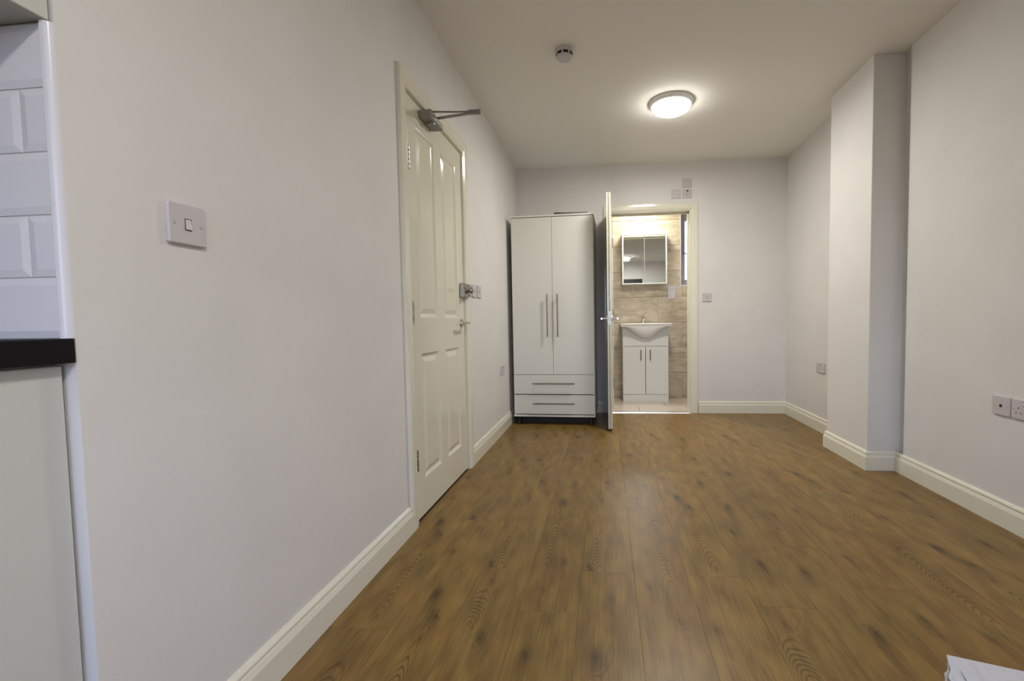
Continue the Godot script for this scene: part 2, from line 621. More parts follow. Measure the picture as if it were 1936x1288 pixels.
func shell() -> void:
	# left wall: one block with the recess for the entrance door and the kitchen recess at its near end
	var st := mb()
	box(st, Vector3(-0.75, 0, -1.915), Vector3(0, H, ZE))
	box(st, Vector3(-0.75, 0, -5.5), Vector3(0, H, -2.735))
	box(st, Vector3(-0.75, 2.025, -2.735), Vector3(0, H, -1.915))
	box(st, Vector3(-0.75, 0, -2.735), Vector3(-0.075, 2.025, -1.915))
	box(st, Vector3(-0.75, 0, ZE), Vector3(-0.62, H, ZR + 0.2))
	box(st, Vector3(-0.62, 2.17, ZE), Vector3(-0.004, H, ZR))
	structure(node("wall_left", st, M.wall), "long cream painted wall on the left with the entrance door in it")
	st = mb()
	box(st, Vector3(W, 0, -2.768), Vector3(W + 0.25, H, ZR + 0.2))
	box(st, Vector3(W + 0.02, 0, P0), Vector3(W + 0.25, H, -2.768))
	box(st, Vector3(PX, 0, P1), Vector3(W + 0.25, H, P0), 0.0025)
	box(st, Vector3(W, 0, -5.5), Vector3(W + 0.25, H, P1))
	structure(node("wall_right", st, M.wall), "cream painted wall on the right with a projecting square pier")
	st = mb()
	box(st, Vector3(0, 0, ZB - 0.12), Vector3(0.925, H, ZB))
	box(st, Vector3(1.751, 0, ZB - 0.12), Vector3(W, H, ZB))
	box(st, Vector3(0.925, 2.035, ZB - 0.12), Vector3(1.751, H, ZB))
	structure(node("wall_back", st, M.wall), "cream painted end wall with the open bathroom doorway")
	# rear wall behind the camera with a window
	st = mb()
	var wx0 := 0.2
	var wx1 := 1.88
	var wy0 := 0.55
	var wy1 := 2.03
	box(st, Vector3(-0.62, 0, ZR), Vector3(wx0, H, ZR + 0.2))
	box(st, Vector3(wx1, 0, ZR), Vector3(W, H, ZR + 0.2))
	box(st, Vector3(wx0, 0, ZR), Vector3(wx1, wy0, ZR + 0.2))
	box(st, Vector3(wx0, wy1, ZR), Vector3(wx1, H, ZR + 0.2))
	structure(node("wall_rear", st, M.wall), "cream painted wall behind the viewer with a dark framed window")
	var win := Node3D.new()
	win.name = "window_2"
	add_child(win)
	structure(win, "dark framed window behind the viewer, seen only in the bathroom mirror")
	st = mb()
	var zf := ZR + 0.03
	box(st, Vector3(wx0, wy1 - 0.11, zf), Vector3(wx1, wy1, zf + 0.07), 0.004)
	box(st, Vector3(wx0, wy0, zf), Vector3(wx1, wy0 + 0.07, zf + 0.07), 0.004)
	for x in [wx0, (wx0 + wx1) / 2 - 0.035, wx1 - 0.07]:
		box(st, Vector3(x, wy0 + 0.07, zf), Vector3(x + 0.07, wy1 - 0.11, zf + 0.07), 0.004)
	node("window_frame", st, M.dark_frame, win)
	for x in [wx0 + 0.07, (wx0 + wx1) / 2 + 0.035]:
		st = mb()
		box(st, Vector3(x, wy0 + 0.07, zf + 0.03), Vector3(x + (wx1 - wx0) / 2 - 0.105, wy1 - 0.11, zf + 0.036))
		node("pane", st, M.glass, win)
	# ceiling
	st = mb()
	box(st, Vector3(-0.75, H, ZB - 0.12), Vector3(W + 0.25, H + 0.2, ZR + 0.2))
	structure(node("ceiling", st, M.ceiling), "plain off-white ceiling of the room")

func board_mesh(x0: float, x1: float, z0: float, z1: float, u0: float, u1: float, v0: float, v1: float) -> ArrayMesh:
	# top face with a fine chamfer all round; z0 is the near end
	var st := mb()
	var b := 0.0004
	var t := 0.008
	var o := [Vector3(x0, -b, z0), Vector3(x1, -b, z0), Vector3(x1, -b, z1), Vector3(x0, -b, z1)]
	var i := [Vector3(x0 + b, 0, z0 - b), Vector3(x1 - b, 0, z0 - b), Vector3(x1 - b, 0, z1 + b), Vector3(x0 + b, 0, z1 + b)]
	var uv := [Vector2(u0, 1 - v0), Vector2(u1, 1 - v0), Vector2(u1, 1 - v1), Vector2(u0, 1 - v1)]
	for k in [0, 2, 1, 0, 3, 2]:
		st.set_uv(uv[k])
		st.add_vertex(i[k])
	for k in 4:
		var k1 := (k + 1) % 4
		var q := [o[k], o[k1], i[k1], i[k]]
		var quv := [uv[k], uv[k1], uv[k1], uv[k]]
		for n in [0, 2, 1, 0, 3, 2]:
			st.set_uv(quv[n])
			st.add_vertex(q[n])
		var d := Vector3(0, -t, 0)
		q = [o[k] + d, o[k1] + d, o[k1], o[k]]
		for n in [0, 2, 1, 0, 3, 2]:
			st.set_uv(quv[n])
			st.add_vertex(q[n])
	st.generate_normals()
	return st.commit()

func floor_boards() -> void:
	var st := mb()
	box(st, Vector3(-0.75, -0.2, ZB - 0.05), Vector3(W + 0.25, -0.008, ZR + 0.2))
	var fl := node("floor", st, M.board_core)
	structure(fl, "brown oak laminate floor running towards the bathroom")
	# flames: across, along, rings per metre, length; knots: across, along, size, strength
	var recipes := [
		[11, [[0.05, 0.13, 46.0, 0.13], [0.045, 1.06, 46.0, 0.07]], [[0.1, 0.92, 0.011, 0.9], [0.03, 0.02, 0.01, 0.8], [0.07, 0.66, 0.009, 0.55], [0.06, 1.2, 0.008, 0.5]], Vector3(1.0, 1.0, 1.0)],
		[23, [[0.05, 0.5, 44.0, 0.2]], [[0.06, 0.12, 0.008, 0.5], [0.12, 0.3, 0.01, 0.7], [0.06, 0.86, 0.012, 0.8], [0.11, 1.13, 0.008, 0.5]], Vector3(0.97, 0.96, 0.93)],
		[37, [[0.11, 0.3, 42.0, 0.16]], [[0.08, 0.72, 0.014, 0.95], [0.12, 0.6, 0.009, 0.5], [0.04, 1.0, 0.009, 0.6]], Vector3(1.03, 1.02, 1.0)],
		[51, [], [[0.1, 0.25, 0.012, 0.85], [0.07, 0.5, 0.01, 0.6], [0.12, 0.78, 0.013, 0.8], [0.05, 1.1, 0.009, 0.55]], Vector3(0.98, 0.98, 0.97)],
		[67, [[0.12, 0.92, 48.0, 0.18]], [[0.06, 0.2, 0.009, 0.6], [0.13, 0.45, 0.009, 0.5], [0.05, 0.62, 0.011, 0.75]], Vector3(1.0, 0.98, 0.95)],
	]
	var mats := []
	for r in recipes:
		var m := mat("oak_%d" % r[0], Color(1, 1, 1), 0.36, 0.0, 0.45)
		m.albedo_texture = board_texture(r[0], r[1], r[2], r[3])
		mats.append(m)
	var pitch := 0.1925
	var length := 1.285
	var joints := {2: -1.61, 3: -1.37, 4: -1.61, 5: -2.19, 1: -2.0, 0: -1.25, 6: -1.61, 7: -1.45, 8: -1.85}
	var kinds := {2: 0, 4: 0, 3: 1, 5: 1, 6: 2, 7: 3}
	var whole := {}
	var gap := 0.00015
	var near := ZR
	var far := ZB - 0.02
	for i in range(-1, 14):
		var x0 := 0.0195 + i * pitch
		var x1 := x0 + pitch
		if x0 >= W or x1 <= 0.0:
			continue
		var first: float = joints[i] if joints.has(i) else -1.3 - fposmod(i * 0.431, 1.2)
		var n0 := int(ceil((near - first) / length))
		for n in range(n0, -4, -1):
			var za := first + n * length
			var zb := za - length
			if za <= far or zb >= near:
				continue
			var kind: int = kinds[i] if kinds.has(i) and n >= -1 and n <= 0 else posmod(i * 3 + n * 2 + 7, 5)
			var cx0 := maxf(x0, 0.0)
			var cx1 := minf(x1, W)
			var ca := minf(za, near)
			var cb := maxf(zb, far)
			var o := MeshInstance3D.new()
			if cx0 == x0 and cx1 == x1 and ca == za and cb == zb:
				if not whole.has(kind):
					whole[kind] = board_mesh(gap, pitch - gap, -gap, -length + gap, 0, 1, 0, 1)
				o.mesh = whole[kind]
			else:
				o.mesh = board_mesh(cx0 - x0 + gap, cx1 - x0 - gap, ca - za - gap, cb - za + gap, (cx0 - x0) / pitch, (cx1 - x0) / pitch, (za - ca) / length, (za - cb) / length)
			o.position = Vector3(x0, 0, za)
			o.material_override = mats[kind]
			o.name = "plank"
			fl.add_child(o, true)

const PROF := [Vector2(0, 0), Vector2(0.018, 0), Vector2(0.018, 0.079), Vector2(0.0165, 0.083), Vector2(0.0125, 0.0945), Vector2(0.009, 0.0965), Vector2(0.009, 0.1), Vector2(0.0125, 0.102), Vector2(0.0115, 0.108), Vector2(0.0075, 0.114), Vector2(0.004, 0.118), Vector2(0, 0.118)]

func baseboards() -> void:
	var runs := [
		["baseboard_left", [Vector2(0, -1.873), Vector2(0, ZE)], "cream moulded skirting board along the near left wall"],
		["baseboard_left", [Vector2(0, ZB), Vector2(0, -2.785)], "cream moulded skirting board between entrance door and wardrobe"],
		["baseboard_back", [Vector2(0.863, ZB), Vector2(0, ZB)], "cream skirting board behind the wardrobe"],
		["baseboard_back", [Vector2(W, ZB), Vector2(1.805, ZB)], "cream skirting board on the end wall right of the bathroom doorway"],
		["baseboard_right", [Vector2(W, P1), Vector2(W, ZB)], "cream skirting board in the recess behind the pier"],
		["baseboard_pier", [Vector2(W, P0), Vector2(PX, P0), Vector2(PX, P1), Vector2(W, P1)], "cream skirting board wrapped round the pier"],
		["baseboard_right", [Vector2(W, ZR), Vector2(W, P0)], "long cream skirting board along the near right wall"],
	]
	for r in runs:
		var st := mb()
		skirting(st, r[1], PROF)
		structure(node(r[0], st, M.gloss), r[2])

func entrance_door() -> void:
	var d := Node3D.new()
	d.name = "door_1"
	add_child(d)
	structure(d, "closed cream four-panel entrance door with grey overhead closer", "door")
	var z0 := -1.943
	var z1 := -2.705
	# lining round the leaf
	var st := mb()
	box(st, Vector3(-0.075, 0, z0 + 0.003), Vector3(0, 2.022, z0 + 0.028))
	box(st, Vector3(-0.075, 0, z1 - 0.03), Vector3(0, 2.022, z1 - 0.003))
	box(st, Vector3(-0.075, 1.995, z1 - 0.003), Vector3(0, 2.022, z0 + 0.003))
	node("door_lining", st, M.gloss, d)
	# wall local axes: x along -z, y up, z out
	architrave("architrave", d, 1.935, 2.714, 2.0, 0.07, Transform3D(Basis(Vector3(0, 0, -1), Vector3.UP, Vector3(1, 0, 0)), Vector3.ZERO))
	st = mb()
	var xf := Transform3D(Basis(Vector3(0, 0, -1), Vector3.UP, Vector3(1, 0, 0)), Vector3(-0.004, 0.009, z0))
	panelled(st, 0.762, 1.983, [0.108, 0.334, 0.432, 0.658], [0.174, 0.786, 0.962, 1.866], xf)
	box(st, Vector3(-0.048, 0.009, z1), Vector3(-0.0135, 1.992, z0))
	for e in [[Vector3(-0.02, 0.009, z0 - 0.001), Vector3(-0.0042, 1.992, z0)], [Vector3(-0.02, 0.009, z1), Vector3(-0.0042, 1.992, z1 + 0.001)], [Vector3(-0.02, 0.009, z1), Vector3(-0.0042, 0.01, z0)], [Vector3(-0.02, 1.991, z1), Vector3(-0.0042, 1.992, z0)]]:
		box(st, e[0], e[1])
	var leaf := node("door_leaf", st, M.door_paint, d)
	for y in [1.693, 0.993, 0.301]:
		hinge_on(leaf, Vector3(0.0085, y, z0 + 0.001), Vector3(1, 0, 0), Vector3(0, 0, 1))
	lever_on(leaf, Vector3(-0.004, 0.94, -2.652), Vector3(1, 0, 0), Vector3(0, 0, 1))
	# rim night latch: case on the leaf, cone knob; staple on the frame
	st = mb()
	box(st, Vector3(-0.004, 1.098, -2.7), Vector3(0.03, 1.186, -2.634), 0.005)
	lathe(st, [Vector2(0, 0), Vector2(0.02, 0), Vector2(0.02, 0.006), Vector2(0.0135, 0.01), Vector2(0.0155, 0.022), Vector2(0.021, 0.03), Vector2(0.019, 0.038), Vector2(0, 0.044)], 24, Transform3D(frame_of(Vector3(1, 0, 0)), Vector3(0.029, 1.142, -2.672)), false)
	node("rim_lock", st, M.steel, leaf)
	st = mb()
	box(st, Vector3(-0.003, 1.104, -2.75), Vector3(0.033, 1.182, -2.707), 0.004)
	node("lock_keep", st, M.steel, d)
	# overhead closer
	st = mb()
	box(st, Vector3(-0.003, 1.937, -2.262), Vector3(0.058, 1.975, -2.092), 0.006)
	for y in [1.949, 1.964]:
		lathe(st, [Vector2(0.0045, 0), Vector2(0.0045, 0.0012), Vector2(0, 0.0012)], 12, Transform3D(frame_of(Vector3(0, 0, 1)), Vector3(0.018, y, -2.0925)), false)
	lathe(st, [Vector2(0.022, 0), Vector2(0.021, 0.009), Vector2(0.016, 0.012), Vector2(0, 0.012)], 24, Transform3D(frame_of(Vector3(0, -1, 0)), Vector3(0.03, 1.9375, -2.165)), false)
	tube(st, Vector3(0.03, 1.974, -2.165), Vector3(0.03, 1.99, -2.165), 0.011)
	var body := node("closer_body", st, M.closer_grey, leaf)
	body.set_meta("label", "grey overhead door closer body")
	st = mb()
	var el := Vector3(0.272, 1.99, -2.19)
	var xa := (el - Vector3(0.03, 1.986, -2.222)).normalized()
	var sp := Vector3(0.03, 1.986, -2.222)
	var ya := Vector3.UP
	box(st, Vector3(-0.008, -0.0038, -0.009), Vector3((el - sp).length(), 0.0038, 0.009), 0.002, Transform3D(Basis(xa, (ya - xa * ya.dot(xa)).normalized(), xa.cross(ya).normalized()), sp))
	node("closer_arm", st, M.closer_grey, d)
	st = mb()
	var br := Vector3(0.03, 2.004, -2.185)
	rod(st, [br, br.lerp(el, 0.55), el + Vector3(0, 0.006, 0)], 0.0045, 10)
	tube(st, el + Vector3(0, -0.01, 0), el + Vector3(0, 0.013, 0), 0.0075)
	box(st, el + Vector3(-0.055, -0.009, -0.008), el + Vector3(0.006, -0.004, 0.008), 0.0015)
	box(st, el + Vector3(-0.055, 0.006, -0.008), el + Vector3(0.006, 0.012, 0.008), 0.0015)
	box(st, Vector3(0.016, 1.998, -2.22), Vector3(0.034, 2.01, -2.165), 0.002)
	node("closer_forearm", st, M.closer_grey, d)

func bathroom_door() -> void:
	var d := Node3D.new()
	d.name = "door_2"
	add_child(d)
	structure(d, "cream bathroom door standing open beside the wardrobe, with its frame", "door")
	var st := mb()
	var x0 := 0.955
	var x1 := 1.721
	box(st, Vector3(x0 - 0.03, 0, ZB - 0.12), Vector3(x0, 2.035, ZB))
	box(st, Vector3(x1, 0, ZB - 0.12), Vector3(x1 + 0.03, 2.035, ZB))
	box(st, Vector3(x0, 2.005, ZB - 0.12), Vector3(x1, 2.035, ZB))
	for b in [[x0, 0.0, x0 + 0.012, 2.005], [x1 - 0.012, 0.0, x1, 2.005], [x0, 1.993, x1, 2.005]]:
		box(st, Vector3(b[0], b[1], ZB - 0.08), Vector3(b[2], b[3], ZB - 0.045), 0.001)
	node("door_lining", st, M.gloss, d)
	architrave("architrave", d, x0 - 0.008, x1 + 0.008, 2.012, 0.07, Transform3D(Basis.IDENTITY, Vector3(0, 0, ZB)))
	architrave("architrave", d, -x1 - 0.008, -x0 + 0.008, 2.012, 0.07, Transform3D(Basis(Vector3(-1, 0, 0), Vector3.UP, Vector3(0, 0, -1)), Vector3(0, 0, ZB - 0.12)))
	st = mb()
	box(st, Vector3(x1 - 0.0012, 0.925, -4.515), Vector3(x1 + 0.0005, 0.995, -4.493), 0.0004)
	node("strike_plate", st, M.steel, d)
	# leaf, hinged at the left jamb and swung into the room
	st = mb()
	var lw := 0.762
	var lh := 1.981
	var grid_x := [0.108, 0.334, 0.432, 0.658]
	var grid_y := [0.174, 0.786, 0.962, 1.866]
	# local frame: origin at the hinge edge, +z towards the free edge, x = 0 is the bathroom face
	panelled(st, lw, lh, grid_x, grid_y, Transform3D(Basis(Vector3(0, 0, -1), Vector3.UP, Vector3(1, 0, 0)), Vector3(0, 0, lw)))
	panelled(st, lw, lh, grid_x, grid_y, Transform3D(Basis(Vector3(0, 0, 1), Vector3.UP, Vector3(-1, 0, 0)), Vector3(-0.035, 0, 0)))
	box(st, Vector3(-0.025, 0, 0), Vector3(-0.01, lh, lw))
	for e in [[Vector3(-0.0349, 0, 0), Vector3(-0.0001, lh, 0.0012)], [Vector3(-0.0349, 0, lw - 0.0012), Vector3(-0.0001, lh, lw)], [Vector3(-0.0349, 0, 0), Vector3(-0.0001, 0.0012, lw)], [Vector3(-0.0349, lh - 0.0012, 0), Vector3(-0.0001, lh, lw)]]:
		box(st, e[0], e[1])
	var at := Transform3D(Basis(Vector3.UP, -0.0315), Vector3(0.962, 0.021, -4.467))
	var leaf := node("door_leaf", st, M.door_paint, d, at)
	leaf.set_meta("label", "open cream four-panel door leaf seen edge on")
	lever_on(leaf, Vector3(0, 0.936, lw - 0.055), Vector3(1, 0, 0), Vector3(0, 0, -1))
	lever_on(leaf, Vector3(-0.035, 0.936, lw - 0.055), Vector3(-1, 0, 0), Vector3(0, 0, -1))
	st = mb()
	box(st, Vector3(-0.0285, 0.88, lw - 0.0005), Vector3(-0.0065, 1.0, lw + 0.0012), 0.0004)
	box(st, Vector3(-0.023, 0.928, lw), Vector3(-0.012, 0.945, lw + 0.008), 0.002)
	node("latch_plate", st, M.steel, leaf)
	for y in [1.69, 0.98, 0.28]:
		hinge_on(leaf, Vector3(0.003, y, -0.001), Vector3(1, 0, 0), Vector3(0, 0, 1))
	st = mb()
	var c := [Vector2(-4.532, 0.0), Vector2(-4.522, 0.006), Vector2(-4.49, 0.0075), Vector2(-4.458, 0.006), Vector2(-4.448, 0.0)]
	for i in 4:
		quad_out(st, Vector3(x0, c[i].y, c[i].x), Vector3(x1, c[i].y, c[i].x), Vector3(x1, c[i + 1].y, c[i + 1].x), Vector3(x0, c[i + 1].y, c[i + 1].x), Vector3.UP)
	structure(node("trim_1", st, M.aluminium), "bright metal threshold strip across the bathroom doorway")

# rectangles (x0, y0, x1, y1) left when a hole is taken out
func without(r: Rect2, hole: Rect2) -> Array[Rect2]:
	var out: Array[Rect2] = []
	var c := r.intersection(hole)
	if c.size.x <= 0.0 or c.size.y <= 0.0:
		return [r]
	if c.position.x > r.position.x:
		out.append(Rect2(r.position.x, r.position.y, c.position.x - r.position.x, r.size.y))
	if c.end.x < r.end.x:
		out.append(Rect2(c.end.x, r.position.y, r.end.x - c.end.x, r.size.y))
	if c.position.y > r.position.y:
		out.append(Rect2(c.position.x, r.position.y, c.size.x, c.position.y - r.position.y))
	if c.end.y < r.end.y:
		out.append(Rect2(c.position.x, c.end.y, c.size.x, r.end.y - c.end.y))
	return out

func tile_mesh(lo: Vector3, hi: Vector3, uv0: Vector2, uv1: Vector2) -> ArrayMesh:
	# faces +z, a small chamfer, uv across the front
	var st := mb()
	var b := 0.0012
	var f := [Vector3(lo.x + b, lo.y + b, hi.z), Vector3(hi.x - b, lo.y + b, hi.z), Vector3(hi.x - b, hi.y - b, hi.z), Vector3(lo.x + b, hi.y - b, hi.z)]
	var e := [Vector3(lo.x, lo.y, hi.z - b), Vector3(hi.x, lo.y, hi.z - b), Vector3(hi.x, hi.y, hi.z - b), Vector3(lo.x, hi.y, hi.z - b)]
	var g := [Vector3(lo.x, lo.y, lo.z), Vector3(hi.x, lo.y, lo.z), Vector3(hi.x, hi.y, lo.z), Vector3(lo.x, hi.y, lo.z)]
	var uv := [Vector2(uv0.x, 1 - uv0.y), Vector2(uv1.x, 1 - uv0.y), Vector2(uv1.x, 1 - uv1.y), Vector2(uv0.x, 1 - uv1.y)]
	for k in [0, 2, 1, 0, 3, 2]:
		st.set_uv(uv[k])
		st.add_vertex(f[k])
	for ring in [[e, f], [g, e]]:
		for k in 4:
			var k1 := (k + 1) % 4
			var q := [ring[0][k], ring[0][k1], ring[1][k1], ring[1][k]]
			var t := [uv[k], uv[k1], uv[k1], uv[k]]
			for n in [0, 2, 1, 0, 3, 2]:
				st.set_uv(t[n])
				st.add_vertex(q[n])
	st.generate_normals()
	return st.commit()

func bathroom_shell() -> void:
	var bh := 2.4
	var wx0 := 1.78
	var wx1 := 2.34
	var wy0 := 1.345
	var wy1 := 2.19
	var zw := ZF - 0.009
	var st := mb()
	box(st, Vector3(0, 0, zw - 0.2), Vector3(wx0, bh, zw))
	box(st, Vector3(wx1, 0, zw - 0.2), Vector3(W, bh, zw))
	box(st, Vector3(wx0, 0, zw - 0.2), Vector3(wx1, wy0, zw))
	box(st, Vector3(wx0, wy1, zw - 0.2), Vector3(wx1, bh, zw))
	var wall := node("wall_bathroom", st, M.grout_beige)
	structure(wall, "far bathroom wall of large beige stone-look tiles")
	var hole := Rect2(wx0 - 0.008, wy0 - 0.008, wx1 - wx0 + 0.016, wy1 - wy0 + 0.016)
	for j in 8:
		var y0 := 0.004 + j * 0.3025
		var shift := 1.195 if j % 2 == 0 else 1.511
		for i in range(-3, 4):
			var x0 := shift + i * 0.602
			var r := Rect2(x0, y0, 0.599, 0.2985).intersection(Rect2(0.002, 0, W - 0.004, bh))
			if r.size.x <= 0.01:
				continue
			for p in without(r, hole):
				if p.size.x < 0.006 or p.size.y < 0.006:
					continue
				var o := MeshInstance3D.new()
				o.mesh = tile_mesh(Vector3(p.position.x, p.position.y, zw), Vector3(p.end.x, p.end.y, ZF), Vector2((p.position.x - x0) / 0.6, (p.position.y - y0) / 0.3), Vector2((p.end.x - x0) / 0.6, (p.end.y - y0) / 0.3))
				o.material_override = M["stone_%d" % posmod(i * 3 + j * 5, 4)]
				o.name = "tile"
				wall.add_child(o, true)
	# white edge trim round the window opening
	st = mb()
	for b in [[wx0 - 0.008, wy0 - 0.008, wx0, wy1 + 0.008], [wx1, wy0 - 0.008, wx1 + 0.008, wy1 + 0.008], [wx0, wy0 - 0.008, wx1, wy0], [wx0, wy1, wx1, wy1 + 0.008]]:
		box(st, Vector3(b[0], b[1], zw), Vector3(b[2], b[3], ZF + 0.002), 0.001)
	node("tile_trim", st, M.trim_white, wall)
	var win := Node3D.new()
	win.name = "window_1"
	add_child(win)
	structure(win, "small grey framed bathroom window with a casement stay")
	st = mb()
	var zf := zw - 0.07
	box(st, Vector3(wx0, wy0, zf - 0.06), Vector3(wx0 + 0.035, wy1, zf), 0.003)
	box(st, Vector3(wx1 - 0.035, wy0, zf - 0.06), Vector3(wx1, wy1, zf), 0.003)
	box(st, Vector3(wx0 + 0.035, wy0, zf - 0.06), Vector3(wx1 - 0.035, wy0 + 0.04, zf), 0.003)
	box(st, Vector3(wx0 + 0.035, wy1 - 0.045, zf - 0.06), Vector3(wx1 - 0.035, wy1, zf), 0.003)
	node("window_frame", st, M.window_frame, win)
	st = mb()
	var sx0 := wx0 + 0.033
	var sx1 := wx1 - 0.033
	for b in [[sx0, wy0 + 0.038, sx0 + 0.03, wy1 - 0.043], [sx1 - 0.03, wy0 + 0.038, sx1, wy1 - 0.043], [sx0 + 0.03, wy0 + 0.038, sx1 - 0.03, wy0 + 0.07], [sx0 + 0.03, wy1 - 0.075, sx1 - 0.03, wy1 - 0.043]]:
		box(st, Vector3(b[0], b[1], zf - 0.05), Vector3(b[2], b[3], zf - 0.01), 0.003)
	node("casement", st, M.window_frame, win)
	st = mb()
	box(st, Vector3(sx0 + 0.028, wy0 + 0.068, zf - 0.034), Vector3(sx1 - 0.028, wy1 - 0.073, zf - 0.03))
	node("pane", st, M.glass, win)
	st = mb()
	rod(st, [Vector3(sx0 + 0.01, 1.735, zf + 0.004), Vector3(sx0 + 0.035, 1.72, zf + 0.02), Vector3(sx0 + 0.11, 1.655, zf + 0.03)], 0.005, 8)
	node("stay", st, M.dark_frame, win)
	# floor, ceiling
	st = mb()
	box(st, Vector3(0, -0.2, zw - 0.2), Vector3(W, -0.008, ZB - 0.05))
	var fl := node("floor_bathroom", st, M.grout_floor)
	structure(fl, "pale beige tiled bathroom floor")
	for j in 3:
		var za := -4.5 - j * 0.302 + (0.0 if j > 0 else 0.0)
		for i in range(-2, 4):
			var x0 := (0.63 if j % 2 == 0 else 0.931) + i * 0.602
			var r := Rect2(x0, 0, 0.598, 1).intersection(Rect2(0.002, 0, W - 0.004, 1))
			if r.size.x <= 0.01:
				continue
			var b := maxf(za - 0.298, zw)
			st = mb()
			box(st, Vector3(r.position.x, -0.008, b), Vector3(r.end.x, 0.0005, za), 0.0012)
			node("tile", st, M.bathroom_floor, fl)
	st = mb()
	box(st, Vector3(0, bh, zw - 0.2), Vector3(W, H + 0.2, ZB - 0.12))
	structure(node("ceiling_bathroom", st, M.ceiling), "white bathroom ceiling above the doorway head")

func lamps() -> void:
	ceiling_lamp("round white dome ceiling light glowing in the middle of the ceiling", Vector3(1.367, H, -3.262), 1.65)
	ceiling_lamp("second round dome ceiling light behind the viewer, seen lit in the bathroom mirror", Vector3(1.367, H, 0.5), 2.0)
	ceiling_lamp("round dome ceiling light of the bathroom, above the mirror cabinet", Vector3(1.32, 2.4, -4.93), 0.8)

func bar_handle(called: String, parent: Node, a: Vector3, b: Vector3, r: float, stand: float, out: Vector3, m: Material) -> void:
	var st := mb()
	tube(st, a + out * stand, b + out * stand, r, r, 12)
	for t in [0.1, 0.9]:
		tube(st, a.lerp(b, t), a.lerp(b, t) + out * stand, r * 0.7, r * 0.7, 8)
	node(called, st, m, parent)

func wardrobe() -> void:
	# local: x across the front, y up, +z out of the front
	var wd := 0.742
	var hh := 1.887
	var o := thing("wardrobe", "tall white two-door wardrobe with two drawers, in the corner by the bathroom door", "wardrobe", Transform3D(Basis(Vector3.UP, -0.03), Vector3(0.045, 0, -3.93)))
	var dep := 0.5
	var st := mb()
	box(st, Vector3(0, 0.074, -dep), Vector3(0.016, 1.872, -0.018), 0.001)
	box(st, Vector3(wd - 0.016, 0.074, -dep), Vector3(wd, 1.872, -0.018), 0.001)
	box(st, Vector3(0.016, 0.45, -dep), Vector3(wd - 0.016, 0.466, -0.02), 0.001)
	box(st, Vector3(0.016, 0.09, -dep), Vector3(wd - 0.016, 1.872, -dep + 0.006))
	node("body", st, M.white_board, o)
	st = mb()
	box(st, Vector3(-0.003, 1.872, -dep), Vector3(wd + 0.003, 1.887, 0.006), 0.0015)
	node("top", st, M.white_board, o)
	st = mb()
	box(st, Vector3(-0.002, 0.074, -dep), Vector3(wd + 0.002, 0.091, 0.004), 0.0015)
	node("bottom_board", st, M.white_board, o)
	for k in 2:
		st = mb()
		var a := 0.003 + k * (wd / 2.0 - 0.0015 - 0.0005)
		var b := a + wd / 2.0 - 0.0045
		box(st, Vector3(a, 0.46, -0.018), Vector3(b, 1.868, 0), 0.0012)
		var dr := node("door", st, M.white_board, o)
		var hx := wd / 2 - 0.046 if k == 0 else wd / 2 + 0.046
		bar_handle("handle", dr, Vector3(hx, 0.802, 0), Vector3(hx, 1.182, 0), 0.006, 0.032, Vector3(0, 0, 1), M.bar_steel)
	for k in 2:
		st = mb()
		var y0 := 0.099 if k == 0 else 0.281
		box(st, Vector3(0.003, y0, -0.018), Vector3(wd - 0.003, y0 + 0.174, 0), 0.0012)
		var dw := node("drawer", st, M.white_board, o)
		bar_handle("handle", dw, Vector3(0.181, y0 + 0.1, 0), Vector3(0.562, y0 + 0.1, 0), 0.006, 0.032, Vector3(0, 0, 1), M.bar_steel)
	for p in [[0.04, -0.034], [wd - 0.04, -0.034], [0.04, -dep + 0.04], [wd - 0.04, -dep + 0.04]]:
		st = mb()
		lathe(st, [Vector2(0, 0), Vector2(0.024, 0), Vector2(0.025, 0.006), Vector2(0.02, 0.03), Vector2(0.02, 0.068), Vector2(0.026, 0.074), Vector2(0, 0.074)], 20, Transform3D(Basis.IDENTITY, Vector3(p[0], 0, p[1])), false)
		node("foot", st, M.black_feet_and_shade, o)
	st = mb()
	box(st, Vector3(0.02, 0.004, -0.075), Vector3(wd - 0.02, 0.074, -0.06), 0.001)  # added black panel, paints the deep shade in the gap under the wardrobe
	node("plinth", st, M.black_feet_and_shade, o)
	# a slim rod lying on top
	st = mb()
	var r := thing("wooden_rod", "slim dark brown rod lying along the top of the white wardrobe", "rod", Transform3D(Basis(Vector3.UP, 0.05), Vector3(0.438, 1.8873, -3.945)))
	lathe(st, [Vector2(0, 0), Vector2(0.01, 0.001), Vector2(0.0125, 0.01), Vector2(0.0125, 0.05), Vector2(0.0105, 0.06), Vector2(0.0095, 0.2), Vector2(0.009, 0.285), Vector2(0.0105, 0.292), Vector2(0.01, 0.3), Vector2(0, 0.302)], 20, Transform3D(frame_of(Vector3(1, 0, 0)), Vector3(0, 0.0125, 0)), false)
	node("shaft", st, M.batten, r)

